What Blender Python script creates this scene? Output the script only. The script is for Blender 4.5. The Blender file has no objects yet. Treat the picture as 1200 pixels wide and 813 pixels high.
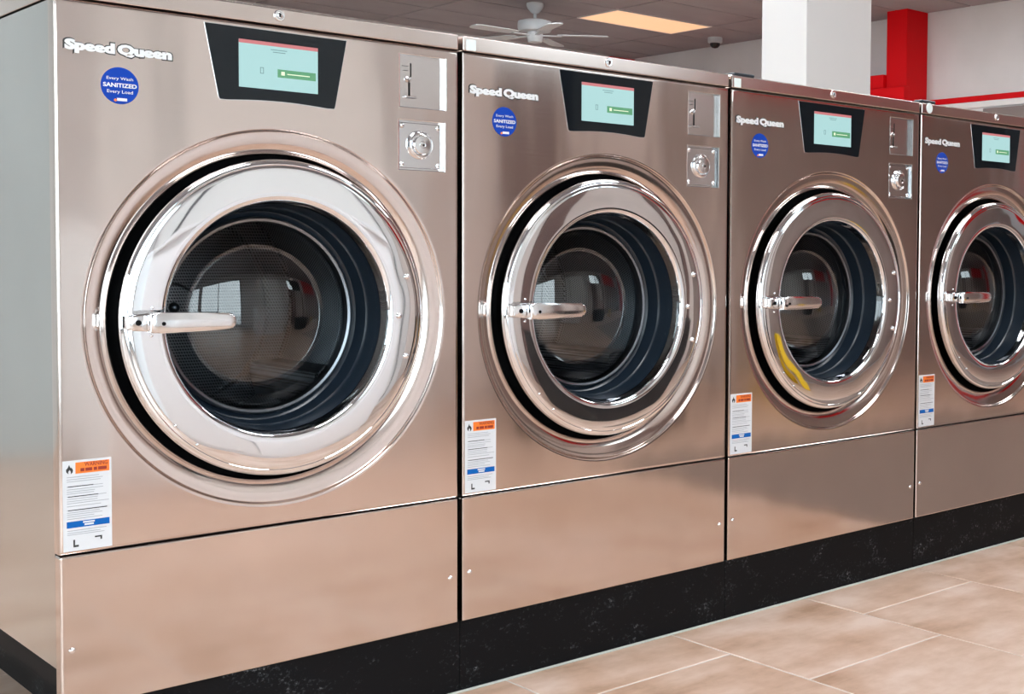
import bpy, bmesh, math, random
from mathutils import Vector, Matrix
random.seed(7)
S = bpy.context.scene
COL = S.collection

# ---------------------------------------------------------------- camera
yaw, pit, rol = math.radians(44.5045), math.radians(-2.3369), math.radians(0.5055)
fwd = Vector((math.sin(yaw)*math.cos(pit), math.cos(yaw)*math.cos(pit), math.sin(pit)))
rgt = Vector((math.cos(yaw), -math.sin(yaw), 0)); upv = rgt.cross(fwd)
r2 = rgt*math.cos(rol) + upv*math.sin(rol); u2 = -rgt*math.sin(rol) + upv*math.cos(rol)
cam = bpy.data.cameras.new('camera'); cam_o = bpy.data.objects.new('camera', cam); COL.objects.link(cam_o)
M4 = Matrix((r2, u2, -fwd)).transposed().to_4x4(); M4.translation = (-0.6617, -2.1476, 0.8762)
cam_o.matrix_world = M4
cam.sensor_width = 36; cam.lens = 36*1503.0765/1200
cam.shift_x = (600-844.198)/1200; cam.shift_y = (357.429-406.5)/1200
cam.clip_start = 0.05; cam.clip_end = 200
S.camera = cam_o

# ---------------------------------------------------------------- world, exposure
S.view_settings.view_transform = 'Standard'; S.view_settings.look = 'None'
S.view_settings.gamma = 1; S.view_settings.use_curve_mapping = False
S.view_settings.exposure = 0.5
W = bpy.data.worlds.new('overcast_sky'); S.world = W; W.use_nodes = True
bg = W.node_tree.nodes['Background']; bg.inputs[0].default_value = (0.86, 0.94, 1.0, 1); bg.inputs[1].default_value = 4.4

XL, XR, YF, YB, H = -5.0, 9.05, -4.2, 9.2, 3.1      # the room
LAMP = 0.62; FILL = 14.0                                         # ceiling panels: warm lamps, and cool ones added as fill
FRONT_WIN = [(-4.8, -2.5, 0.12, 2.8), (-2.3, 0.5, 0.12, 2.8), (1.4, 3.1, 0.06, 2.8), (3.7, 5.2, 2.1, 2.85)]
LEFT_WIN = [(-3.9, -1.6, 0.12, 2.8), (-1.4, 0.9, 0.12, 2.8), (1.1, 3.4, 0.12, 2.8), (3.6, 5.9, 0.12, 2.8)]
def portal(loc, rot, sx, sz):
    l = bpy.data.lights.new('daylight_portal', 'AREA'); l.shape = 'RECTANGLE'; l.size = sx; l.size_y = sz
    l.cycles.is_portal = True
    o = bpy.data.objects.new('daylight_portal', l); COL.objects.link(o); o.location = loc; o.rotation_euler = rot
for a, b, z0, z1 in FRONT_WIN: portal(((a+b)/2, YF-0.16, (z0+z1)/2), (math.pi/2, 0, 0), b-a, z1-z0)
for a, b, z0, z1 in LEFT_WIN: portal((XL-0.16, (a+b)/2, (z0+z1)/2), (math.pi/2, 0, -math.pi/2), b-a, z1-z0)

# ---------------------------------------------------------------- materials
def mat(name, col, rough=0.5, metal=0.0, emit=None, estr=0.0, spec=0.5, coat=0.0):
    m = bpy.data.materials.new(name); m.use_nodes = True
    b = m.node_tree.nodes['Principled BSDF']
    b.inputs['Base Color'].default_value = (*col, 1); b.inputs['Roughness'].default_value = rough
    b.inputs['Metallic'].default_value = metal; b.inputs['Specular IOR Level'].default_value = spec
    b.inputs['Coat Weight'].default_value = coat
    if emit: b.inputs['Emission Color'].default_value = (*emit, 1); b.inputs['Emission Strength'].default_value = estr
    return m
class NT:
    def __init__(s, m): s.t = m.node_tree; s.b = s.t.nodes['Principled BSDF']
    def n(s, ty, **kw):
        x = s.t.nodes.new(ty)
        for k, v in kw.items():
            if k in x.inputs: x.inputs[k].default_value = v
            else: setattr(x, k, v)
        return x
    def l(s, a, b): s.t.links.new(a, b)
    def coords(s, rnd=0.0, scale=(1, 1, 1)):
        tc = s.n('ShaderNodeTexCoord'); mp = s.n('ShaderNodeMapping'); mp.inputs['Scale'].default_value = scale
        s.l(tc.outputs['Object'], mp.inputs['Vector'])
        if rnd:
            oi = s.n('ShaderNodeObjectInfo'); mu = s.n('ShaderNodeMath', operation='MULTIPLY'); mu.inputs[1].default_value = rnd
            s.l(oi.outputs['Random'], mu.inputs[0]); cb = s.n('ShaderNodeCombineXYZ')
            for i in range(3): s.l(mu.outputs[0], cb.inputs[i])
            s.l(cb.outputs[0], mp.inputs['Location'])
        return mp.outputs[0]
    def noise(s, v, scale, detail=2.0, rough=0.5):
        x = s.n('ShaderNodeTexNoise'); x.inputs['Scale'].default_value = scale; x.inputs['Detail'].default_value = detail
        x.inputs['Roughness'].default_value = rough; s.l(v, x.inputs['Vector']); return x.outputs['Fac']
    def ramp(s, fac, stops):
        x = s.n('ShaderNodeValToRGB'); e = x.color_ramp.elements
        while len(e) < len(stops): e.new(0.5)
        for k, (p, c) in enumerate(stops):
            e[k].position = p; e[k].color = (*c, 1) if len(c) == 3 else c
        s.l(fac, x.inputs[0]); return x.outputs[0]
    def bump(s, h, dist, strength=1.0, prev=None):
        x = s.n('ShaderNodeBump'); x.inputs['Distance'].default_value = dist; x.inputs['Strength'].default_value = strength
        s.l(h, x.inputs['Height'])
        if prev is not None: s.l(prev, x.inputs['Normal'])
        s.l(x.outputs[0], s.b.inputs['Normal']); return x.outputs[0]

def steel(name, col, rough, wave, wscale=(3.2, 3.2, 1.7)):
    m = mat(name, col, rough, 1.0); t = NT(m)
    v = t.coords(50.0, wscale); h = t.noise(v, 1.0, 1.5, 0.4)
    nb = t.bump(h, wave)
    v2 = t.coords(30.0, (6, 6, 900)); g = t.noise(v2, 1.0, 2.0)
    rr = t.n('ShaderNodeMapRange'); rr.inputs['To Min'].default_value = rough*0.85; rr.inputs['To Max'].default_value = rough*1.2
    t.l(g, rr.inputs[0]); t.l(rr.outputs[0], t.b.inputs['Roughness'])
    v3 = t.coords(9.0, (2.5, 2.5, 2.5)); sm = t.noise(v3, 1.0, 5.0, 0.6)
    c = t.ramp(sm, [(0.3, tuple(x*0.93 for x in col)), (0.7, tuple(min(1, x*1.05) for x in col))]); t.l(c, t.b.inputs['Base Color'])
    return m
M_STEEL = steel('brushed_steel', (0.745, 0.65, 0.605), 0.11, 0.0022, (7.5, 7.5, 2.2))
M_LID = steel('brushed_steel_lid', (0.745, 0.65, 0.605), 0.2, 0.0010)
M_SIDE = steel('steel_side', (0.60, 0.60, 0.585), 0.16, 0.0022, (2, 2, 1.5))
M_CHROME = mat('chrome', (0.88, 0.89, 0.91), 0.035, 1.0)
t = NT(M_CHROME); t.bump(t.noise(t.coords(40.0, (6, 6, 6)), 1.0, 1.0), 0.0020)
M_CHROME2 = mat('polished_metal', (0.85, 0.85, 0.86), 0.12, 1.0)
M_PLATE = mat('plated_steel', (0.72, 0.68, 0.66), 0.2, 1.0)
M_BLACK = mat('matte_black', (0.005, 0.005, 0.006), 0.6, spec=0.12)
M_RUBBER = mat('dark_rubber', (0.009, 0.016, 0.026), 0.3)
M_RUBBER2 = mat('slate_rubber', (0.035, 0.048, 0.068), 0.4)
M_TUB = mat('tub_steel', (0.24, 0.26, 0.29), 0.28, 1.0)
M_GLASSBLK = mat('black_glass', (0.004, 0.007, 0.010), 0.05, 0, spec=0.35)
M_SCREEN = mat('lit_screen', (0.02, 0.03, 0.03), 0.15, 0, (0.42, 0.68, 0.68), 0.72)
M_SRED = mat('screen_red_bar', (0.02, 0.01, 0.01), 0.15, 0, (0.62, 0.20, 0.21), 0.72)
M_SGREEN = mat('screen_green', (0.01, 0.02, 0.01), 0.15, 0, (0.10, 0.30, 0.16), 0.85)
M_SGREY = mat('screen_grey', (0.01, 0.02, 0.02), 0.15, 0, (0.16, 0.27, 0.28), 0.8)
M_SWHITE = mat('screen_white', (0.02, 0.03, 0.03), 0.15, 0, (0.75, 0.85, 0.60), 0.85)
M_WHITE = mat('sticker_white', (0.70, 0.71, 0.74), 0.45)
M_ORANGE = mat('sticker_orange', (0.92, 0.21, 0.025), 0.45)
M_BLUE = mat('sticker_blue', (0.002, 0.11, 0.42), 0.5, spec=0.2)
M_SBLUE = mat('seal_blue', (0.002, 0.045, 0.36), 0.5, spec=0.2)
M_INK = mat('ink_grey', (0.36, 0.37, 0.40), 0.6)
M_INKB = mat('ink_black', (0.03, 0.03, 0.03), 0.6)
M_INKR = mat('ink_red', (0.30, 0.03, 0.015), 0.6)
M_LOGO = mat('logo_silver', (0.80, 0.81, 0.82), 0.3, 0.2)
M_CLEAR = mat('pale_label', (0.72, 0.78, 0.77), 0.25)
M_PAINTW = mat('white_paint', (0.74, 0.73, 0.72), 0.55)
M_FAN = mat('fan_white', (0.60, 0.65, 0.68), 0.4)
M_REDP = mat('red_paint', (0.70, 0.0015, 0.006), 0.5, spec=0.15)
M_FRAME = mat('window_frame', (0.10, 0.10, 0.11), 0.4)
M_LAMP = mat('lamp_diffuser', (0.5, 0.45, 0.4), 0.5, 0, (1.0, 0.56, 0.28), LAMP)
M_FILL = mat('fill_diffuser', (0.9, 0.9, 0.9), 0.5, 0, (0.94, 0.97, 1.0), FILL)  # fill light: unseen panels added to brighten the room
M_DOMEB = mat('dome_black', (0.01, 0.01, 0.012), 0.1)

# pierced drum steel: holes laid out flat on the back plate, unrolled round the cylinder
M_DRUM = mat('pierced_steel', (0.25, 0.26, 0.27), 0.32, 1.0); t = NT(M_DRUM)
tc = t.n('ShaderNodeTexCoord'); sp = t.n('ShaderNodeSeparateXYZ'); t.l(tc.outputs['Object'], sp.inputs[0])
def mth(op, a, b=None, c=None):
    x = t.n('ShaderNodeMath', operation=op)
    for k_, v_ in enumerate((a, b, c)):
        if v_ is None: continue
        if isinstance(v_, (int, float)): x.inputs[k_].default_value = v_
        else: t.l(v_, x.inputs[k_])
    return x.outputs[0]
dx = mth('SUBTRACT', sp.outputs[0], 0.367); dz = mth('SUBTRACT', sp.outputs[2], 0.7557)
rad = mth('SQRT', mth('ADD', mth('MULTIPLY', dx, dx), mth('MULTIPLY', dz, dz)))
cyl = mth('GREATER_THAN', rad, 0.2465)
ua = mth('MULTIPLY', mth('ARCTAN2', dz, dx), 0.25)
uu = mth('ADD', mth('MULTIPLY', ua, cyl), mth('MULTIPLY', dx, mth('SUBTRACT', 1.0, cyl)))
vv = mth('ADD', mth('MULTIPLY', sp.outputs[1], cyl), mth('MULTIPLY', dz, mth('SUBTRACT', 1.0, cyl)))
cb = t.n('ShaderNodeCombineXYZ'); t.l(mth('ADD', uu, mth('MULTIPLY', vv, 0.5)), cb.inputs[0]); t.l(mth('MULTIPLY', vv, 0.87), cb.inputs[1])
vo = t.n('ShaderNodeTexVoronoi', voronoi_dimensions='2D'); vo.inputs['Scale'].default_value = 185; vo.inputs['Randomness'].default_value = 0.0
t.l(cb.outputs[0], vo.inputs['Vector'])
c = t.ramp(vo.outputs['Distance'], [(0.27, (0.005, 0.005, 0.006)), (0.36, (0.30, 0.31, 0.32))]); t.l(c, t.b.inputs['Base Color'])

def glass(name, tint, ior):
    m = bpy.data.materials.new(name); m.use_nodes = True; nt = m.node_tree; nt.nodes.clear()
    o = nt.nodes.new('ShaderNodeOutputMaterial'); mx = nt.nodes.new('ShaderNodeMixShader')
    tr = nt.nodes.new('ShaderNodeBsdfTransparent'); tr.inputs[0].default_value = (*tint, 1)
    gl = nt.nodes.new('ShaderNodeBsdfGlossy'); gl.inputs['Roughness'].default_value = 0.012
    fr = nt.nodes.new('ShaderNodeFresnel'); fr.inputs[0].default_value = ior
    nt.links.new(fr.outputs[0], mx.inputs[0]); nt.links.new(tr.outputs[0], mx.inputs[1]); nt.links.new(gl.outputs[0], mx.inputs[2])
    nt.links.new(mx.outputs[0], o.inputs[0]); return m
M_GLASS = glass('door_glass', (0.72, 0.75, 0.78), 1.95)
M_PANE = glass('window_glass', (0.93, 0.96, 0.96), 1.45)

# floor tile: mottled travertine-look ceramic
M_TILE = mat('beige_tile', (0.6, 0.4, 0.3), 0.34); t = NT(M_TILE)
v = t.coords(60.0, (1, 1, 1)); n1 = t.noise(v, 5.0, 6.0, 0.62)
mp = t.coords(60.0, (2.5, 7, 1)); n2 = t.noise(mp, 1.6, 5.0, 0.6)
ad = t.n('ShaderNodeMath', operation='ADD'); t.l(n1, ad.inputs[0]); t.l(n2, ad.inputs[1])
hv = t.n('ShaderNodeMath', operation='MULTIPLY'); hv.inputs[1].default_value = 0.5; t.l(ad.outputs[0], hv.inputs[0])
c = t.ramp(hv.outputs[0], [(0.34, (0.44, 0.27, 0.175)), (0.44, (0.61, 0.41, 0.295)), (0.53, (0.71, 0.515, 0.405)), (0.62, (0.80, 0.625, 0.525))])
t.l(c, t.b.inputs['Base Color']); t.bump(n1, 0.002, 0.3)
M_GROUT = mat('grout', (0.62, 0.56, 0.50), 0.9); t = NT(M_GROUT)
c = t.ramp(t.noise(t.coords(), 3.0, 4.0), [(0.36, (0.16, 0.14, 0.13)), (0.44, (0.74, 0.68, 0.64))]); t.l(c, t.b.inputs['Base Color'])
M_CAULK = mat('caulk', (0.55, 0.56, 0.53), 0.7)

# scuffed black plinth
M_PLINTH = mat('scuffed_black', (0.012, 0.012, 0.014), 0.55, spec=0.12); t = NT(M_PLINTH)
n1 = t.noise(t.coords(20.0, (9, 9, 16)), 1.0, 8.0, 0.72); n2 = t.noise(t.coords(20.0, (130, 130, 160)), 1.0, 3.0, 0.6)
mu = t.n('ShaderNodeMath', operation='MULTIPLY'); t.l(n1, mu.inputs[0]); t.l(n2, mu.inputs[1])
c = t.ramp(mu.outputs[0], [(0.30, (0.005, 0.005, 0.006)), (0.38, (0.03, 0.032, 0.035)), (0.46, (0.20, 0.21, 0.22))]); t.l(c, t.b.inputs['Base Color'])
M_SCUFF = mat('scuff', (0.22, 0.23, 0.24), 0.7)

def plaster(name, col, var=0.06, rough=0.7):
    m = mat(name, col, rough); t = NT(m)
    c = t.ramp(t.noise(t.coords(10.0), 1.6, 4.0), [(0.3, tuple(x*(1-var) for x in col)), (0.7, tuple(min(1, x*(1+var)) for x in col))])
    t.l(c, t.b.inputs['Base Color']); t.bump(t.noise(t.coords(5.0), 160, 2.0), 0.0006); return m
M_WALLW = plaster('wall_white', (0.72, 0.70, 0.68))
M_WALLF = plaster('wall_front_white', (0.80, 0.80, 0.80))
M_WALLR = plaster('wall_grey', (0.71, 0.71, 0.715))
M_TAN = plaster('panel_brown', (0.34, 0.275, 0.25), 0.15, 0.5)
M_CEIL = plaster('ceiling_tile', (0.33, 0.315, 0.335), 0.08, 0.9)
M_GRID = mat('ceiling_grid', (0.10, 0.09, 0.09), 0.9)
M_GROUND = plaster('pavement', (0.58, 0.58, 0.58))

# ---------------------------------------------------------------- mesh helpers
def link(name, me, m=None, parent=None, smooth=None):
    if m is not None and not me.materials: me.materials.append(m)
    if smooth is not None:
        for p in me.polygons: p.use_smooth = True
        me.set_sharp_from_angle(angle=math.radians(smooth))
    o = bpy.data.objects.new(name, me); COL.objects.link(o)
    if parent is not None: o.parent = parent
    return o
def to_mesh(bm, name='m'):
    bmesh.ops.recalc_face_normals(bm, faces=bm.faces[:])
    me = bpy.data.meshes.new(name); bm.to_mesh(me); bm.free(); return me
def box_into(bm, a, b):
    ca = [(a[0] if i & 1 == 0 else b[0], a[1] if i & 2 == 0 else b[1], a[2] if i & 4 == 0 else b[2]) for i in range(8)]
    v = [bm.verts.new(c) for c in ca]
    for f in ((0, 2, 3, 1), (4, 5, 7, 6), (0, 1, 5, 4), (2, 6, 7, 3), (0, 4, 6, 2), (1, 3, 7, 5)): bm.faces.new([v[k] for k in f])
def boxes(*bs):
    bm = bmesh.new()
    for a, b in bs: box_into(bm, a, b)
    return to_mesh(bm)
def bevbox(a, b, w=0.002, seg=2):
    bm = bmesh.new(); box_into(bm, a, b)
    bmesh.ops.bevel(bm, geom=bm.edges[:], offset=w, segments=seg, affect='EDGES', profile=0.5)
    return to_mesh(bm)
def lathe(prof, cx, cz, n=96, cap0=False, cap1=False):          # around an axis along y; prof = [(r, y)]
    bm = bmesh.new(); L = []
    for r, y in prof:
        if r < 1e-6: L.append([bm.verts.new((cx, y, cz))])
        else: L.append([bm.verts.new((cx+r*math.cos(2*math.pi*k/n), y, cz+r*math.sin(2*math.pi*k/n))) for k in range(n)])
    for A, B in zip(L, L[1:]):
        for k in range(n):
            j = (k+1) % n
            if len(A) == 1: bm.faces.new((A[0], B[k], B[j]))
            elif len(B) == 1: bm.faces.new((A[k], A[j], B[0]))
            else: bm.faces.new((A[k], A[j], B[j], B[k]))
    if cap0: bm.faces.new(L[0])
    if cap1: bm.faces.new(L[-1])
    return to_mesh(bm)
def lathe_z(prof, n=32):                                         # around z at the origin; prof = [(r, z)]
    me = lathe(prof, 0, 0, n); me.transform(Matrix.Rotation(math.pi/2, 4, 'X')); return me
def prism(pts, y0, y1, bev=0.0, seg=2):                           # xz outline extruded in y
    bm = bmesh.new()
    A = [bm.verts.new((x, y0, z)) for x, z in pts]; B = [bm.verts.new((x, y1, z)) for x, z in pts]
    f0 = bm.faces.new(A); f1 = bm.faces.new(B); n = len(pts)
    for k in range(n): bm.faces.new((A[k], A[(k+1) % n], B[(k+1) % n], B[k]))
    if bev: bmesh.ops.bevel(bm, geom=list(f0.edges)+list(f1.edges), offset=bev, segments=seg, affect='EDGES', profile=0.5)
    return to_mesh(bm)
def flat(rects, y):                                               # print: thin rectangles facing -y
    bm = bmesh.new()
    for x0, z0, x1, z1 in rects: box_into(bm, (x0, y, z0), (x1, y+0.0002, z1))
    return to_mesh(bm)
def text_mesh(body, x0, z0, width, height, y, offset=0.0, depth=0.0, align_center=False, grow=0.0):
    c = bpy.data.curves.new('t', 'FONT'); c.body = body; c.size = 1; c.offset = offset; c.extrude = depth/2 if depth else 0.0; c.resolution_u = 3; c.space_word = 0.55 if offset > 0.04 else 1.0; c.space_character = 1.0
    o = bpy.data.objects.new('t', c); COL.objects.link(o)
    dg = bpy.context.evaluated_depsgraph_get(); me = bpy.data.meshes.new_from_object(o.evaluated_get(dg))
    bpy.data.objects.remove(o); bpy.data.curves.remove(c)
    xs = [v.co.x for v in me.vertices]; ys = [v.co.y for v in me.vertices]
    ax, bx, ay, by = min(xs), max(xs), min(ys), max(ys)
    x0 -= grow; z0 -= grow; width += 2*grow; height += 2*grow
    for v in me.vertices:
        X = x0+(v.co.x-ax)/(bx-ax)*width; Z = z0+(v.co.y-ay)/(by-ay)*height; Y = y-v.co.z
        v.co = (X, Y, Z)
    me.materials.clear(); return me
def tag(o, label=None, cat=None, group=None, kind=None):
    for k, v in (('label', label), ('category', cat), ('group', group), ('kind', kind)):
        if v: o[k] = v
    return o
def struct(name, me, m, label, parent=None):
    o = link(name, me, m, parent)
    if parent is None: tag(o, label, None, None, 'structure')
    return o
def empty(name, loc): 
    o = bpy.data.objects.new(name, None); COL.objects.link(o); o.location = loc; o.empty_display_size = 0.1; return o

# ---------------------------------------------------------------- the room shell
T = 0.16
def wall_y(y0, y1, x0, x1, holes):        # wall along x, holes (x0,x1,z0,z1)
    bs = []; x = x0
    for a, b, z0, z1 in sorted(holes):
        bs.append(((x, y0, 0), (a, y1, H+0.1))); bs.append(((a, y0, 0), (b, y1, z0))); bs.append(((a, y0, z1), (b, y1, H+0.1))); x = b
    bs.append(((x, y0, 0), (x1, y1, H+0.1))); return boxes(*bs)
def wall_x(xa, xb, y0, y1, holes):
    bs = []; y = y0
    for a, b, z0, z1 in sorted(holes):
        bs.append(((xa, y, 0), (xb, a, H+0.1))); bs.append(((xa, a, 0), (xb, b, z0))); bs.append(((xa, a, z1), (xb, b, H+0.1))); y = b
    bs.append(((xa, y, 0), (xb, y1, H+0.1))); return boxes(*bs)
struct('wall_front', wall_y(YF-T, YF, XL-T, XR+T, FRONT_WIN), M_WALLF, 'white front wall with windows behind the camera')
struct('wall_left', wall_x(XL-T, XL, YF, YB, LEFT_WIN), M_WALLW, 'white left wall with tall windows')
struct('wall_right', boxes(((XR, YF, 0), (XR+T, YB, H+0.1))), M_WALLR, 'pale grey right wall with a red stripe')
struct('wall_back', boxes(((XL-T, YB, 0), (XR+T, YB+T, H+0.1))), M_WALLR, 'grey back wall far behind the machines')
wn = [0]
def window(a, b, z0, z1, axis, mull=True):
    wn[0] += 1; f = 0.05; m = (a+b)/2
    def B(p, q, z, w, d0, d1):
        return ((p, YF+d0, z), (q, YF+d1, w)) if axis == 'y' else ((XL+d0, p, z), (XL+d1, q, w))
    fr = struct('window_%d' % wn[0], boxes(B(a, a+f, z0, z1, -.12, -.04), B(b-f, b, z0, z1, -.12, -.04), B(a+f, b-f, z0, z0+f, -.12, -.04), B(a+f, b-f, z1-f, z1, -.12, -.04)), M_FRAME, 'dark framed window')
    if mull: link('mullion', boxes(B(m-.02, m+.02, z0+f, z1-f, -.10, -.05)), M_FRAME, fr)
    for p, q in (((a+f, m-.02), (m+.02, b-f)) if mull else ((a+f, b-f),)): link('pane', boxes(B(p, q, z0+f, z1-f, -.078, -.072)), M_PANE, fr)
for w_ in FRONT_WIN: window(*w_, 'y', w_[0] != 1.4)
for w_ in LEFT_WIN: window(*w_, 'x')
bl_me = boxes(((1.42, YF-0.035, 0.10), (3.08, YF-0.033, 2.74)))  # unseen blind, added to soften the window mirrored in the steel
M_BLIND = bpy.data.materials.new('blind_cloth'); M_BLIND.use_nodes = True; nt = M_BLIND.node_tree; nt.nodes.clear()
o_ = nt.nodes.new('ShaderNodeOutputMaterial'); mx = nt.nodes.new('ShaderNodeMixShader'); mx.inputs[0].default_value = 0.42
df = nt.nodes.new('ShaderNodeBsdfDiffuse'); df.inputs[0].default_value = (0.82, 0.83, 0.85, 1); tl = nt.nodes.new('ShaderNodeBsdfTranslucent'); tl.inputs[0].default_value = (0.98, 0.92, 0.87, 1)
nt.links.new(df.outputs[0], mx.inputs[1]); nt.links.new(tl.outputs[0], mx.inputs[2]); nt.links.new(mx.outputs[0], o_.inputs[0])
bd = tag(empty('dimming_blind', (0, 0, 0)), 'white translucent blind added to dim the plate glass window', 'blind')
link('cloth', bl_me, M_BLIND, bd); link('roller', boxes(((1.42, YF-0.04, 2.74), (3.08, YF-0.005, 2.79))), M_PAINTW, bd); link('reflection_post', boxes(((1.77, YF-0.026, 0.06), (1.81, YF+0.004, 2.8))), M_FRAME, bd); link('hem_bar', boxes(((1.42, YF-0.04, 0.08), (3.08, YF-0.028, 0.10))), M_PAINTW, bd)  # dark post added to mirror as a wavy line in the steel
struct('added_partition', boxes(((-4.6, 3.7, 0), (-0.7, 3.8, 2.6))), plaster('partition_grey', (0.56, 0.60, 0.60)), 'pale partition wall added to mirror in the side of the nearest washing machine')  # unseen, added so the side panel mirrors something pale
struct('ground', boxes(((-40, -40, -0.3), (40, 40, -0.25))), M_GROUND, 'grey pavement outside the windows')
struct('trim_6', boxes(((3.30, YF, 0.02), (5.55, YF+0.025, 2.04))), plaster('panel_tan', (0.74, 0.67, 0.63), 0.12, 0.5), 'tan panelling beside the blind on the front wall')
M_DKB = plaster('contrast_brown', (0.17, 0.11, 0.10), 0.15, 0.5)  # unseen dark posts, added for contrast in the door reflections
struct('contrast_post_1', bevbox((3.72, YF+0.03, 0), (4.2, YF+0.10, 2.04), 0.004), M_DKB, 'wide brown post added on the front wall for reflection contrast')
struct('contrast_post_2', bevbox((5.05, YF+0.03, 0), (5.2, YF+0.10, 2.04), 0.004), M_DKB, 'narrow brown post added on the front wall for reflection contrast')
struct('trim_1', boxes(((5.56, YF, 0.02), (XR-0.01, YF+0.03, 2.04))), M_TAN, 'brown panelling along the front wall')
struct('trim_2', bevbox((XR-0.025, YF+0.1, 2.246), (XR, 5.0, 2.296), 0.004), M_REDP, 'red stripe along the right wall above a white band')
struct('trim_3', bevbox((XR-0.02, YF+0.1, 2.19), (XR, 5.0, 2.245), 0.003), M_WALLF, 'white band under the red stripe on the right wall')
struct('trim_4', bevbox((8.68, YB-0.03, 2.80), (XR, YB, 3.09), 0.004), M_REDP, 'red band at the top of the back wall')
struct('trim_5', bevbox((5.6, YF, 2.05), (8.0, YF+0.06, 3.05), 0.004), M_REDP, 'red band high on the front wall beside the high window')

# floor: dark bed, one object per tile near the machines, the rest joined
fl = struct('floor', boxes(((XL, YF, -0.12), (XR, YB, -0.0012))), M_GROUT, 'floor of staggered beige ceramic tiles with pale joints')
TS = 0.4575; X0T = 1.303; G = 0.0045
tile_me = bevbox((-TS/2+G/2, -TS/2+G/2, -0.006), (TS/2-G/2, TS/2-G/2, 0.0), 0.0012, 1); tile_me.materials.append(M_TILE)
rest = bmesh.new()
for i in range(int((XL-X0T)/TS)-1, int((XR-X0T)/TS)+2):
    xa = X0T+i*TS
    off = -0.42 if i % 2 == 0 else -0.19
    for j in range(-10, 23):
        ya = off+j*TS; cx_, cy_ = xa+TS/2, ya+TS/2
        x0, x1, y0, y1 = max(XL, xa), min(XR, xa+TS), max(YF, ya), min(YB, ya+TS)
        if x1-x0 < 0.02 or y1-y0 < 0.02: continue
        if -1.5 < cx_ < 5.2 and -2.3 < cy_ < 0.45:
            o = link('tile', tile_me, None, fl); o.location = (cx_, cy_, random.uniform(-0.0006, 0.0003))
        else: box_into(rest, (x0+G/2, y0+G/2, -0.006), (x1-G/2, y1-G/2, 0))
ro = link('far_tiles', to_mesh(rest), M_TILE, fl); ro['kind'] = 'stuff'

# ceiling: dark grid, hung tiles one by one, light panels (the cool white ones added as fill)
cl = struct('ceiling', boxes(((XL, YF, H+0.012), (XR, YB, H+0.1))), M_GRID, 'suspended ceiling of grey tiles in a dark grid')
CX, CY = 1.22, 0.612
LIGHTS = {(0, 0): 'glowing ceiling light panel beyond the white ceiling fan', (-5, 0): 'ceiling light panel over the far back of the room',
          (-2, -8): 'added cool white ceiling fill panel above and beside the white column', (-6, -8): 'added cool white ceiling fill panel behind the nearest washing machine', (0, -8): 'added cool white ceiling fill panel between the white column and right wall',
          (-6, -14): 'added cool white ceiling fill panel over the aisle before the nearest washing machine', (-4, -14): 'added cool white ceiling fill panel over the aisle before the second and third machines',
          (-2, -14): 'added cool white ceiling fill panel over the aisle beyond the farthest machine', (-1, -3): 'added cool white ceiling fill panel high between the fan and the white column', (-2, -2): 'added cool white ceiling fill panel high behind the second machine, short of the fan', (-5, -9): 'added cool white ceiling fill panel just behind the second washing machine'}
ct = boxes(((0, 0, 0), (1, 1, 0.012))); ct.materials.append(M_CEIL)
diff_me = bevbox((0.02, 0.02, -0.004), (CX-0.02, CY-0.02, 0.006), 0.003, 1)
diff2_me = diff_me.copy()
lf_me = boxes(((0.005, 0.005, -0.006), (CX-0.005, 0.022, 0.012)), ((0.005, CY-0.022, -0.006), (CX-0.005, CY-0.005, 0.012)), ((0.005, 0.022, -0.006), (0.022, CY-0.022, 0.012)), ((CX-0.022, 0.022, -0.006), (CX-0.005, CY-0.022, 0.012)))
for i in range(-10, 3):
    for j in range(-20, 5):
        xa, ya = 6.97+i*CX, 7.0+j*CY
        x0, x1, y0, y1 = max(XL, xa), min(XR, xa+CX), max(YF, ya), min(YB, ya+CY)
        if x1-x0 < 0.03 or y1-y0 < 0.03: continue
        if (i, j) in LIGHTS:
            e = empty('ceiling_light', (xa, ya, H)); link('frame', lf_me, M_PAINTW, e); link('diffuser', diff_me if j == 0 else diff2_me, M_LAMP if j == 0 else M_FILL, e)
            tag(e, LIGHTS[(i, j)], 'ceiling light', 'fluorescent ceiling panels')
            continue
        o = link('ceiling_tile', ct, None, cl); g = 0.009
        o.location = (x0+g, y0+g, H); o.scale = (x1-x0-2*g, y1-y0-2*g, 1)

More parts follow.
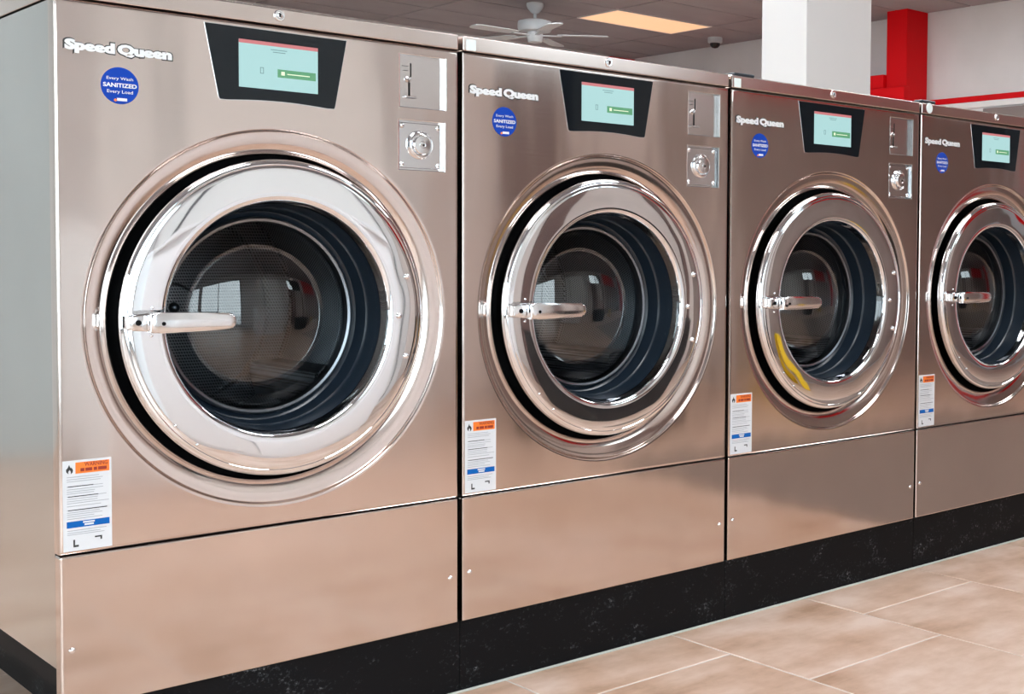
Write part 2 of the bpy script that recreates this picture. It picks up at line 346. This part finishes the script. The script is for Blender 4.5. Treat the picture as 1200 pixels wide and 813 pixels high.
# ---------------------------------------------------------------- plinth and washing machines
P, GAP, ZT, ZS, ZM, ZB = 0.74, 0.0101, 1.2945, 1.2633, 0.390, 0.1416
WX = P-GAP; RX, RZ = 0.367, 0.7557
DEP = 0.95
HOLES = [(0.6015, 1.1455, 0.7010, 1.2435), (0.5995, 1.0280, 0.6990, 1.1205)]
def front_panel_mesh():
    n = 160; z0, z1 = ZM+0.0015, ZS-0.0015; x0, x1 = 0.0, WX
    angs = [2*math.pi*k/n for k in range(n)]
    for cx_, cz_ in ((x0, z0), (x1, z0), (x1, z1), (x0, z1)):
        a = math.atan2(cz_-RZ, cx_-RX) % (2*math.pi); k = min(range(n), key=lambda q: abs(angs[q]-a)); angs[k] = a
    def rect(a):
        c, s = math.cos(a), math.sin(a); t_ = 1e9
        if c > 1e-9: t_ = min(t_, (x1-RX)/c)
        if c < -1e-9: t_ = min(t_, (x0-RX)/c)
        if s > 1e-9: t_ = min(t_, (z1-RZ)/s)
        if s < -1e-9: t_ = min(t_, (z0-RZ)/s)
        return RX+t_*c, RZ+t_*s
    bm = bmesh.new(); L = []
    for d, y in ((0, 0.026), (0, 0.0035), (0.0005, 0.0018), (0.0018, 0.0005), (0.0036, 0.0), (0.006, 0.0)):
        row = []
        for a in angs:
            X, Z = rect(a); row.append(bm.verts.new((min(max(X, x0+d), x1-d), y, min(max(Z, z0+d), z1-d))))
        L.append(row)
    for r, y in ((0.333, 0), (0.3305, 0), (0.3285, .0006), (0.3268, .0022), (0.3258, .0042), (0.3243, .0056), (0.322, .0062), (0.318, .0064),
                 (0.305, .0085), (0.295, .0115), (0.289, .015), (0.2865, .018), (0.2855, .022), (0.2855, .06)):
        L.append([bm.verts.new((RX+r*math.cos(a), y, RZ+r*math.sin(a))) for a in angs])
    for A, B in zip(L, L[1:]):
        for k in range(n): bm.faces.new((A[k], A[(k+1) % n], B[(k+1) % n], B[k]))
    for (xa, za, xb, zb) in HOLES:
        for co, no in (((xa, 0, 0), (1, 0, 0)), ((xb, 0, 0), (1, 0, 0)), ((0, 0, za), (0, 0, 1)), ((0, 0, zb), (0, 0, 1))):
            fs = [f for f in bm.faces if all(abs(v_.co.y) < 1e-6 for v_ in f.verts) and f.calc_center_median().x > 0.5 and f.calc_center_median().z > 0.95]
            ge = set(fs) | {e_ for f in fs for e_ in f.edges} | {v_ for f in fs for v_ in f.verts}
            bmesh.ops.bisect_plane(bm, geom=list(ge), plane_co=co, plane_no=no, dist=1e-6)
        kill = [f for f in bm.faces if abs(f.calc_center_median().y) < 1e-6 and xa < f.calc_center_median().x < xb and za < f.calc_center_median().z < zb]
        bmesh.ops.delete(bm, geom=kill, context='FACES')
    me = to_mesh(bm); return me
def tray(x0, z0, x1, z1, d):
    bm = bmesh.new(); A = [bm.verts.new((x, -0.0004, z)) for x, z in ((x0, z0), (x1, z0), (x1, z1), (x0, z1))]; B = [bm.verts.new((v_.co.x, d, v_.co.z)) for v_ in A]
    w = 0.0012; C = [bm.verts.new((x, -0.0008, z)) for x, z in ((x0-w, z0-w), (x1+w, z0-w), (x1+w, z1+w), (x0-w, z1+w))]
    bm.faces.new(B)
    for k in range(4):
        bm.faces.new((A[k], A[(k+1) % 4], B[(k+1) % 4], B[k])); bm.faces.new((A[k], A[(k+1) % 4], C[(k+1) % 4], C[k]))
    return to_mesh(bm)
def arc_poly(pts_fn, n): return [pts_fn(k/(n-1)) for k in range(n)]

ME = {}
ME['front'] = front_panel_mesh()
def shell():
    bm = bmesh.new(); a, b, c, d, e, f = 0.0015, WX-0.0015, 0.028, DEP, 0.205, ZS-0.002
    box_into(bm, (a, c, e), (a+.003, d, f)); box_into(bm, (b-.003, c, e), (b, d, f)); box_into(bm, (a+.003, d-.003, e), (b-.003, d, f)); box_into(bm, (a+.003, c, e), (b-.003, d-.003, e+.003))
    return to_mesh(bm)
ME['body'] = shell()
ME['lid'] = bevbox((0, -0.001, ZS+0.0015), (WX, DEP, ZT), 0.0025, 3)
ME['lower'] = bevbox((0, 0, ZB), (WX, 0.026, ZM-0.0015), 0.0032, 3)
ME['base'] = boxes(((0.03, 0.03, ZB+.0005), (WX-0.03, DEP-0.03, 0.204)))
ME['lining'] = lathe([(0.330, .03), (0.300, .062), (0.25, .075), (0.235, .095)], RX, RZ, 64)
ME['screw'] = lathe([(0, -0.0032), (0.0025, -0.0030), (0.0045, -0.0018), (0.0052, 0)], 0, 0, 16)
ME['lock'] = lathe([(0, -0.003), (0.0045, -0.003), (0.005, -0.0027), (0.0055, -0.0012), (0.0062, -0.0012), (0.0068, -0.003), (0.0088, -0.003), (0.0098, -0.002), (0.010, 0)], 0, 0, 28)
ME['keyhole'] = boxes(((-0.0012, -0.0036, -0.003), (0.0012, -0.0028, 0.003)))
# control panel
def panel_outline(g=0.0):
    p = [(0.2345-g, 1.2535+g), (0.4930+g, 1.2535+g)]
    x1_, x0_ = 0.4690+g*.7, 0.2590-g*.7
    zb = lambda s: 1.1272-g+0.0055*math.sin(math.pi*s)
    p += [(x1_+0.0012, zb(0)+0.0052), (x1_-0.0008, zb(0)+0.0014)]
    for k in range(1, 16): s = k/16; p.append((x1_+(x0_-x1_)*s, zb(s)))
    p += [(x0_+0.0008, zb(1)+0.0014), (x0_-0.0012, zb(1)+0.0052)]
    return p
ME['bezel'] = prism(panel_outline(0.0011), -0.0007, 0.001, 0.0003, 1)
ME['panel'] = prism(panel_outline(), -0.0012, -0.0002, 0.0004, 1)
SX0, SX1, SZ0, SZ1 = 0.2925, 0.4368, 1.1522, 1.2334
ME['screen'] = boxes(((SX0, -0.0015, SZ0), (SX1, -0.0008, SZ1)))
ME['sbar'] = flat([(SX0, SZ1-0.0062, SX1, SZ1)], -0.0018)
ME['sbtn'] = flat([(0.3615, 1.1745, 0.4325, 1.1885)], -0.0018)
ME['smark'] = flat([(0.379, 1.1805, 0.421, 1.1822), (0.368, 1.1785, 0.3745, 1.1850)], -0.0021)
ME['stext1'] = flat([(0.349, 1.2205, 0.379, 1.2218)], -0.0018)
ME['stext2'] = flat([(0.353, 1.2165, 0.376, 1.2178)], -0.0018)
ME['stext'] = flat([(0.330, 1.178, 0.3312, 1.189), (0.3312, 1.1878, 0.3365, 1.189), (0.3312, 1.178, 0.3365, 1.1792), (0.3353, 1.1792, 0.3365, 1.1878)], -0.0018)
# logo, seal
ME['logo_back'] = text_mesh('Speed Queen', 0.0150, 1.1790, 0.1650, 0.0215, -0.0004, 0.105, 0.0, grow=0.0022)
ME['logo_face'] = text_mesh('Speed Queen', 0.0150, 1.1790, 0.1650, 0.0215, -0.0016, 0.068, 0.0)
ME['seal'] = lathe([(0, -0.0006), (0.0285, -0.0006), (0.0292, -0.0004), (0.0294, 0)], 0.0978, 1.1345, 48)
ME['seal_t1'] = text_mesh('Every Wash', 0.0772, 1.1420, 0.0410, 0.0062, -0.0010, 0.01)
ME['seal_t2'] = text_mesh('SANITIZED', 0.0718, 1.1316, 0.0520, 0.0068, -0.0010, 0.035)
ME['seal_t3'] = text_mesh('Every Load', 0.0778, 1.1208, 0.0398, 0.0066, -0.0010, 0.01)
ME['seal_mark'] = flat([(0.0930, 1.1102, 0.1085, 1.1148)], -0.0010)
ME['seal_dot'] = lathe([(0, -0.0010), (0.0022, -0.0010), (0.0022, -0.0006)], 0.0905, 1.1112, 12)
# coin drop
def frame_boxes(x0, z0, x1, z1, w, y):
    return boxes(((x0, y, z0), (x0+w, 0, z1)), ((x1-w, y, z0), (x1, 0, z1)), ((x0+w, y, z0), (x1-w, 0, z0+w)), ((x0+w, y, z1-w), (x1-w, 0, z1)))
RD = 0.0105
ME['coin_frame'] = tray(*HOLES[0], RD)
ME['coin_plate'] = boxes(((0.6035, RD-0.0012, 1.1475), (0.699, RD-0.0002, 1.2415)))
ME['coin_slot_a'] = boxes(((0.6255, RD-0.0022, 1.1665), (0.6290, RD-0.0013, 1.1930)))
ME['coin_slot_b'] = boxes(((0.6295, RD-0.0022, 1.2035), (0.6315, RD-0.0013, 1.2290)))
ME['coin_knob'] = lathe([(0, 0.000), (0.003, 0.0005), (0.0052, 0.005), (0.0058, RD-0.001)], 0.6235, 1.1985, 20)
ME['coin_lip'] = bevbox((0.616, 0.003, 1.1630), (0.641, RD-0.001, 1.1672), 0.0014, 1)
ME['coin_line'] = flat([(0.612, 1.2225, 0.6255, 1.2235)], RD-0.0016)
ME['coin_line2'] = flat([(0.615, 1.2140, 0.6255, 1.2150)], RD-0.0016)
# coin box
ME['box_frame'] = tray(*HOLES[1], RD)
ME['box_plate'] = bevbox((0.603, RD-0.004, 1.0315), (0.6945, RD-0.0005, 1.1170), 0.0012, 1)
ME['box_lock'] = lathe([(0.0275, .008), (0.0270, .003), (0.0245, .001), (0.0225, .003), (0.0205, .002), (0.0185, -0.004), (0.0165, -0.0060), (0.007, -0.0065), (0.0062, -0.0050), (0.0052, -0.0050), (0.0048, -0.0070), (0, -0.0070)], 0.6475, 1.0760, 40)
ME['box_key'] = lathe([(0, -0.0076), (0.0022, -0.0076), (0.0024, -0.0068)], 0.6485, 1.0750, 14)
# warning label
LX0, LX1, LZ0, LZ1 = 0.0052, 0.0785, 0.3960, 0.5400
lw, lh = LX1-LX0, LZ1-LZ0
R = lambda a, b, c, d: (LX0+a*lw, LZ1-d*lh, LX0+c*lw, LZ1-b*lh)
ME['warn'] = boxes(((LX0, -0.0006, LZ0), (LX1, 0.0, LZ1)))
ME['warn_or'] = flat([R(.26, .025, .955, .148)], -0.0009)
ME['warn_bl'] = flat([R(.07, .672, .95, .742)], -0.0009)
ln = []; rnd = random.Random(3)
for y in (.180, .205, .228): ln.append(R(.08, y, .08+rnd.uniform(.6, .85), y+.006))
for y in (.285, .315, .340, .362, .395, .420, .445, .468, .500): ln.append(R(.08, y, .08+rnd.uniform(.55, .86), y+.006))
for y in (.545, .570, .592, .615, .640): ln.append(R(.08, y, .08+rnd.uniform(.5, .85), y+.006))
for y in (.770, .795, .815): ln.append(R(.08, y, .08+rnd.uniform(.5, .85), y+.006))
ME['warn_ln'] = flat(ln, -0.0009)
ME['warn_bold'] = flat([R(.10, .282, .62, .291), R(.10, .393, .72, .402), R(.10, .543, .90, .552)], -0.00095)
ME['picto_a'] = prism([(LX0+lw*a, LZ1-lh*b) for a, b in ((.20, .875), (.235, .875), (.235, .935), (.31, .935), (.31, .957), (.20, .957))], -0.00095, -0.0007)
ME['picto_b'] = prism([(LX0+lw*a, LZ1-lh*b) for a, b in ((.64, .862), (.79, .862), (.79, .905), (.755, .905), (.755, .878), (.64, .878))], -0.00095, -0.0007)
ME['warn_flame'] = prism([(LX0+lw*(.14+.075*dx), LZ1-lh*(.095-.052*dz)) for dx, dz in ((-.3, -1), (-.9, -.5), (-.95, 0), (-.5, .35), (-.1, 1), (.15, .5), (.4, .2), (.5, .45), (.95, -.2), (.8, -.7), (.3, -1), (.35, -.5), (0, -.1), (-.35, -.5))], -0.0009, -0.0007)
ME['warn_t'] = text_mesh('WARNING', *R(.44, .028, .92, .075)[:2], .48*lw, .047*lh, -0.0012, 0.02)
ME['warn_t2'] = flat([R(.36, .092, .44, .128), R(.46, .092, .60, .128), R(.63, .092, .70, .128), R(.72, .092, .90, .128)], -0.0012)
ME['warn_t3'] = flat([R(.40, .682, .64, .700), R(.43, .708, .62, .728)], -0.0012)
# lid corner
ME['corner'] = bevbox((0.0072, -0.0018, 1.2665), (0.0300, 0.0005, 1.2880), 0.0006, 1)
ME['corner_round'] = lathe([(0, -0.003), (0.0125, -0.003), (0.0145, -0.0015), (0.0150, 0)], 0.034, 1.2815, 28)
ME['bumper'] = bevbox((0.012, 0.000, ZT), (0.078, 0.035, ZT+0.0072), 0.0028, 2)
ME['bumper2'] = bevbox((0.0005, -0.002, ZT), (0.062, 0.03, ZT+0.0085), 0.0028, 2)
# door
ME['door'] = lathe([(0.270, .045), (0.2735, .015), (0.2755, .004), (0.2765, -.003), (0.2758, -.0085), (0.2730, -.0125), (0.2695, -.0140), (0.2665, -.0143), (0.2655, -.0134), (0.2645, -.0136),
    (0.2620, -.0146), (0.2580, -.0149), (0.2400, -.0151), (0.2200, -.0151), (0.2130, -.0149), (0.2080, -.0135), (0.2045, -.0110), (0.2030, -.0060), (0.2022, .002), (0.2005, .014), (0.1985, .022)], RX, RZ, 160)
ME['gasket'] = lathe([(0.2000, .012), (0.1985, .022), (0.1970, .048), (0.1950, .052), (0.1930, .054), (0.1910, .066), (0.1880, .082), (0.1800, .088), (0.1700, .100)], RX, RZ, 112)
ME['clamp'] = lathe([(0.1790, .090), (0.1780, .082), (0.1745, .0785), (0.1700, .080), (0.1685, .086), (0.1690, .100)], RX, RZ, 112)
gp = []
for k in range(15):
    a = k/14; r = 0.1690*math.sin(a*math.radians(62))/math.sin(math.radians(62)); gp.append((r, 0.090-0.062*(math.cos(a*math.radians(62))-math.cos(math.radians(62)))/(1-math.cos(math.radians(62)))))
ME['glass'] = lathe(gp, RX, RZ, 112)
ME['tub'] = lathe([(0.1690, .100), (0.1850, .118), (0.2050, .125), (0.2060, .150), (0.2300, .155), (0.2350, .095)], RX, RZ, 96)
ME['drum'] = lathe([(0.2080, .150), (0.2100, .143), (0.2140, .141), (0.2180, .146), (0.2450, .165), (0.2500, .175), (0.2500, .46), (0.2440, .475), (0.2050, .482), (0.2000, .490), (0.1900, .492), (0.0500, .485), (0.0450, .478), (0, .476)], RX, RZ, 112)
ME['hub'] = lathe([(0, .466), (0.006, .467), (0.010, .472), (0.012, .480)], RX, RZ, 20)
ribs = []
for q in range(3):
    a = math.radians(-38+120*q); ca, sa = math.cos(a), math.sin(a); bm = bmesh.new(); prof = [(0.249, -0.05), (0.205, -0.016), (0.196, 0), (0.205, 0.016), (0.249, 0.05)]
    A, B = [], []
    for r, s_ in prof:
        A.append(bm.verts.new((RX+r*ca-s_*sa, .180, RZ+r*sa+s_*ca))); B.append(bm.verts.new((RX+r*ca-s_*sa, .465, RZ+r*sa+s_*ca)))
    for k in range(4): bm.faces.new((A[k], A[k+1], B[k+1], B[k]))
    bm.faces.new(A); bm.faces.new(B); ribs.append(to_mesh(bm))
ME['bolt'] = lathe([(0, -0.006), (0.0030, -0.0056), (0.0050, -0.0036), (0.0056, 0)], 0, 0, 16)
ME['pin'] = lathe([(0, -0.0030), (0.0014, -0.0028), (0.0024, -0.0012), (0.0026, 0)], 0, 0, 12)
# handle: bracket on the ring and lever across the glass
hz = 0.7565
ME['bracket'] = prism([(0.0915, hz-.009), (0.100, hz-.013), (0.140, hz-.0155), (0.146, hz-.010), (0.146, hz+.012), (0.139, hz+.0165), (0.100, hz+.013), (0.0915, hz+.010)], -0.047, -0.0145, 0.0035, 2)
lev = [(0.118, hz-.0160), (0.134, hz-.0168), (0.200, hz-.0155), (0.2450, hz-.0140)]
for k in range(9):
    a = -math.pi/2+math.pi*k/8; lev.append((0.2470+0.0120*math.cos(a), hz-0.0005+0.0135*math.sin(a)))
lev += [(0.2450, hz+.0130), (0.200, hz+.0145), (0.134, hz+.0160), (0.118, hz+.0145)]
ME['lever'] = prism(lev, -0.0660, -0.0480, 0.0045, 3)
ME['hscrew'] = lathe([(0, -0.0672), (0.0030, -0.0672), (0.0034, -0.0655)], 0.1385, hz-0.0015, 14)
ME['stud'] = lathe([(0, -0.0505), (0.0040, -0.0500), (0.0048, -0.0465)], 0.106, hz, 14)

SM = {'front': 25, 'lid': 10, 'lower': 10, 'door': 40, 'gasket': 25, 'clamp': 50, 'glass': 60, 'tub': 30, 'drum': 30, 'bracket': 40, 'lever': 40, 'bolt': 60, 'pin': 60, 'screw': 60, 'lock': 35, 'box_lock': 35, 'coin_knob': 50, 'hub': 50, 'stud': 40, 'lining': 30}
for k, a in SM.items():
    for p_ in ME[k].polygons: p_.use_smooth = True
    ME[k].set_sharp_from_angle(angle=math.radians(a))

LAB = ['champagne steel front-load washing machine nearest the camera, its left side showing',
       'second steel front-load washing machine from the left, pale square on its lid corner',
       'third steel front-load washing machine from the left, below the white column',
       'steel front-load washing machine farthest right, cut off by the picture edge']
ORD = ['nearest, leftmost', 'second', 'third', 'farthest, rightmost']
for i in range(4):
    root = tag(empty('washing_machine', (i*P, 0, ZB)), LAB[i], 'washing machine', 'front-load washing machines in a row')
    def part(name, key, m, loc=(0, 0, 0), label=None):
        o = link(name, ME[key], None, root); o.location = (loc[0], loc[1], loc[2]-ZB)
        if not ME[key].materials: ME[key].materials.append(m)
        if label: o['label'] = label
        return o
    def sub(name, key, m, par, loc=(0, 0, 0), label=None):
        o = link(name, ME[key], None, par); o.location = loc
        if not ME[key].materials: ME[key].materials.append(m)
        if label: o['label'] = label
        return o
    part('front_panel', 'front', M_STEEL); part('body', 'body', M_SIDE); part('lower_panel', 'lower', M_STEEL)
    lid = part('lid', 'lid', M_LID); part('base_frame', 'base', M_BLACK); part('door_recess', 'lining', M_BLACK)
    for x, z in ((0.0165, 0.2375), (0.7125, 0.233)): part('screw', 'screw', M_CHROME2, (x, 0, z))
    lk = sub('lid_lock', 'lock', M_CHROME2, lid, (0.3655, -0.001, 1.2818)); 
    if i in (1, 2): sub('corner_label', 'corner', M_CLEAR, lid, label='pale square label on lid corner')
    if i == 3: sub('corner_knob', 'corner_round', M_CLEAR, lid, label='pale round knob on lid corner'); sub('bumper', 'bumper2', M_RUBBER, lid)
    if i == 2: sub('bumper', 'bumper', M_RUBBER, lid, label='black rubber strip on the lid')
    part('lock_keyhole', 'keyhole', M_BLACK, (0.3655, -0.001, 1.2818))
    cp = part('control_panel', 'panel', M_GLASSBLK, label='black glass control panel'); sub('bezel', 'bezel', M_CHROME2, cp)
    sc = part('screen', 'screen', M_SCREEN, label='pale green lit touch screen')
    sub('status_bar', 'sbar', M_SRED, sc); sub('start_button', 'sbtn', M_SGREEN, sc); sub('button_print', 'smark', M_SWHITE, sc); sub('screen_icon', 'stext', M_SGREY, sc); sub('text_line', 'stext1', M_SGREY, sc); sub('text_line', 'stext2', M_SGREY, sc)
    lg = part('logo', 'logo_back', M_INKB, label='raised maker lettering with dark outline'); sub('lettering', 'logo_face', M_LOGO, lg)
    se = part('seal_sticker', 'seal', M_SBLUE, label='round blue sanitized sticker')
    for kk, mm in (('seal_t1', M_WHITE), ('seal_t2', M_WHITE), ('seal_t3', M_WHITE), ('seal_mark', M_WHITE)): sub('lettering', kk, mm, se)
    sub('emblem', 'seal_dot', M_ORANGE, se)
    cd = part('coin_drop', 'coin_plate', M_PLATE, label='steel coin drop plate'); sub('frame', 'coin_frame', M_CHROME2, cd); sub('coin_slot', 'coin_slot_a', M_BLACK, cd); sub('coin_slot', 'coin_slot_b', M_BLACK, cd)
    sub('return_knob', 'coin_knob', M_CHROME2, cd); sub('slot_lip', 'coin_lip', M_CHROME2, cd); sub('print', 'coin_line', M_INKB, cd); sub('print', 'coin_line2', M_INKB, cd)
    cb = part('coin_box', 'box_plate', M_CHROME2, label='chrome coin box front with round lock'); sub('frame', 'box_frame', M_CHROME2, cb); sub('lock', 'box_lock', M_CHROME2, cb); sub('keyhole', 'box_key', M_BLACK, cb)
    for x, z in ((0.6095, 1.038), (0.688, 1.038), (0.6095, 1.1105), (0.688, 1.1105)): sub('screw', 'screw', M_CHROME2, cb, (x, RD-0.004, z))
    wl = part('warning_label', 'warn', M_WHITE, label='white warning label with orange and blue bands')
    for nm, kk, mm in (('orange_band', 'warn_or', M_ORANGE), ('blue_band', 'warn_bl', M_BLUE), ('fine_print', 'warn_ln', M_INK), ('bold_print', 'warn_bold', M_INKB), ('pictogram', 'picto_a', M_INKB), ('pictogram', 'picto_b', M_INKB), ('flame_symbol', 'warn_flame', M_INKB), ('lettering', 'warn_t', M_INKR), ('lettering', 'warn_t2', M_INKR), ('lettering', 'warn_t3', M_WHITE)):
        o = sub(nm, kk, mm, wl)
        if nm in ('fine_print', 'bold_print') or kk in ('warn_t2', 'warn_t3'): o['kind'] = 'stuff'
    dr = part('door', 'door', M_CHROME, label='chrome porthole door ring')
    sub('gasket', 'gasket', M_RUBBER, dr); sub('clamp_ring', 'clamp', M_TUB, dr); sub('door_glass', 'glass', M_GLASS, dr)
    for x, z in ((0.607, 0.826), (0.590, 0.753), (0.605, 0.677)): sub('bolt', 'bolt', M_CHROME2, dr, (x, -0.0146, z))
    for x, z in ((0.139, 0.7785), (0.138, 0.7335), (0.175, 0.583), (0.211, 0.548)): sub('pin', 'pin', M_CHROME2, dr, (x, -0.0150, z))
    ha = part('handle', 'lever', M_CHROME2, label='chrome pull handle'); sub('bracket', 'bracket', M_CHROME2, ha); sub('screw', 'hscrew', M_BLACK, ha); sub('stud', 'stud', M_BLACK, ha)
    dm = part('drum', 'drum', M_DRUM, label='perforated steel drum'); sub('tub_ring', 'tub', M_TUB, dm); sub('hub', 'hub', M_TUB, dm)
    for q in range(3):
        if not ribs[q].materials: ribs[q].materials.append(M_DRUM)
        link('lifter_rib', ribs[q], None, dm)
    pl_x0 = i*P-0.002 if i else 0.12
    pm = boxes(((pl_x0+0.0008, 0.006, 0.0), (i*P+P-0.002-0.0008, DEP-0.02, ZB-0.001)))
    o = link('plinth', pm, M_PLINTH); tag(o, 'scuffed black plinth section on the floor under the %s washing machine' % ORD[i], 'plinth', 'black plinth under the machines')
tag(link('sealant_bead', bevbox((0.10, -0.003, -0.0004), (3.0, 0.0055, 0.003), 0.0014, 1), M_CAULK), 'pale sealant bead along the floor in front of the black plinth', 'sealant')

# ---------------------------------------------------------------- columns
struct('column_1', bevbox((3.196, 1.30, 0), (3.605, 1.548, H+0.005), 0.004), M_PAINTW, 'white painted square column behind the washing machines')
struct('column_2', bevbox((8.74, 5.035, 0), (XR, 5.268, H+0.005), 0.004), M_REDP, 'red painted column against the grey right wall')
struct('beam_1', bevbox((8.70, 5.27, 2.40), (XR, 8.6, 2.525), 0.006), M_REDP, 'red ledge running back from the red column along the wall')
struct('beam_2', bevbox((8.66, 5.0, 2.20), (8.738, 8.6, 2.395), 0.006), M_REDP, 'red fascia under the red ledge beside the red column')
struct('column_3', bevbox((8.72, -3.6, 0), (XR, -3.1, H+0.005), 0.004), M_REDP, 'red painted column on the right wall in front of the machines')

# ---------------------------------------------------------------- ceiling fan
FX, FY = 6.285, 7.331
fan = tag(empty('ceiling_fan', (FX, FY, H)), 'white ceiling fan with five blades hanging from the grey ceiling', 'ceiling fan')
def fpart(name, me, m=M_FAN, par=fan, sm=35): return link(name, me, m, par, sm)
fpart('canopy', lathe_z([(0.075, 0), (0.078, -0.02), (0.065, -0.05), (0.035, -0.085), (0.016, -0.095)]))
fpart('downrod', lathe_z([(0.016, -0.08), (0.016, -0.16)], 16))
fpart('motor_housing', lathe_z([(0.02, -0.145), (0.10, -0.150), (0.150, -0.165), (0.155, -0.19), (0.155, -0.225), (0.14, -0.250), (0.06, -0.258)]))
fpart('switch_housing', lathe_z([(0.07, -0.256), (0.072, -0.30), (0.062, -0.345), (0.03, -0.352), (0, -0.352)]))
arm_me = boxes(((0.05, -0.02, -0.292), (0.24, 0.02, -0.284)))
bl = [(0.20, -0.045), (0.25, -0.060), (0.60, -0.072), (0.645, -0.055), (0.66, 0), (0.645, 0.055), (0.60, 0.072), (0.25, 0.060), (0.20, 0.045)]
bm = bmesh.new(); A = [bm.verts.new((x, y, -0.283+y*0.09)) for x, y in bl]; B = [bm.verts.new((x, y, -0.276+y*0.09)) for x, y in bl]
bm.faces.new(A); bm.faces.new(B)
for k in range(len(bl)): bm.faces.new((A[k], A[(k+1) % len(bl)], B[(k+1) % len(bl)], B[k]))
blade_me = to_mesh(bm)
for k in range(5):
    o = fpart('blade', blade_me, M_FAN, fan, None); o.rotation_euler.z = math.radians(34+72*k)
    fpart('blade_arm', arm_me, M_FAN, o, None)

# dome camera on the ceiling
dc = tag(empty('dome_camera', (8.66, 7.45, H)), 'small white and black dome camera on the ceiling near the white column', 'camera')
fpart('housing', lathe_z([(0.075, 0), (0.075, -0.05), (0.06, -0.06), (0, -0.06)]), M_FAN, dc)
fpart('lens_dome', lathe_z([(0.055, -0.058), (0.05, -0.085), (0.03, -0.105), (0, -0.112)]), M_DOMEB, dc)

# ---------------------------------------------------------------- folding counter across the aisle, seen in the reflections
M_LAMI = mat('white_laminate', (0.86, 0.87, 0.89), 0.4)
ft = tag(empty('folding_counter', (0.95, -3.25, 0)), 'white folding counter across the aisle, seen in the door reflections', 'counter')
fpart('counter_top', bevbox((-0.02, -0.02, 0.92), (1.12, 0.72, 0.96), 0.006), M_LAMI, ft, 30)
fpart('kick_board', boxes(((0.03, 0.03, 0.0), (1.07, 0.66, 0.05))), M_LAMI, ft, 30)
fpart('carcass', boxes(((0, 0, 0.05), (1.10, 0.67, 0.92))), M_LAMI, ft, 30)
for k in range(2): fpart('front_door', bevbox((0.004+k*0.55, 0.67, 0.055), (0.546+k*0.55, 0.69, 0.915), 0.002), M_LAMI, ft, 30)
tag(link('notice_board', bevbox((XR-0.03, 2.6, 1.3), (XR-0.004, 4.4, 2.175), 0.004), mat('board_brown', (0.22, 0.18, 0.17), 0.6)), 'dark board hung on the right wall under the white band', 'board')

# unseen dark tote and yellow sign, added across the aisle for the chrome reflections
M_TOTE = mat('black_plastic', (0.012, 0.012, 0.014), 0.4); M_YEL = mat('yellow_plastic', (0.80, 0.52, 0.01), 0.4)
tt = tag(empty('reflected_tote', (3.35, -2.75, 0)), 'black plastic tote added across the aisle for the chrome reflections', 'tote')
bm = bmesh.new(); lp = []
for z, w, d in ((0.01, .30, .20), (0.48, .36, .25), (0.50, .38, .27), (0.485, .345, .235), (0.03, .285, .185)):
    lp.append([bm.verts.new((sx*w, sy*d, z)) for sx, sy in ((-1, -1), (1, -1), (1, 1), (-1, 1))])
for A, B in zip(lp, lp[1:]):
    for k in range(4): bm.faces.new((A[k], A[(k+1) % 4], B[(k+1) % 4], B[k]))
bm.faces.new(lp[0]); bm.faces.new(lp[-1])
fpart('tub', to_mesh(bm), M_TOTE, tt, 20)
for y in (-.275, .275): fpart('grip', bevbox((-.10, y-.012, .49), (.10, y+.012, .515), .005), M_TOTE, tt, 30)
fs = tag(empty('reflected_sign', (4.9, -3.0, 0)), 'yellow folding sign added across the aisle for the chrome reflections', 'sign')
for sg in (-1, 1):
    o = fpart('leaf', bevbox((-.08, -.012, 0.0), (.08, .012, .42), .005), M_YEL, fs, 30); o.location = (0, sg*.14, 0.003); o.rotation_euler.x = sg*0.20
fpart('hinge', bevbox((-.06, -.06, .395), (.06, .06, .425), .006), M_YEL, fs, 30)

mt = tag(link('darkening_mat', bevbox((2.62, -1.95, 0.0), (5.6, -0.30, 0.009), 0.004), mat('mat_rubber', (0.235, 0.175, 0.145), 0.8)), 'dark mat added on the aisle floor to darken the lower panel reflections', 'mat')  # unseen, added so the lower panels mirror a darker floor
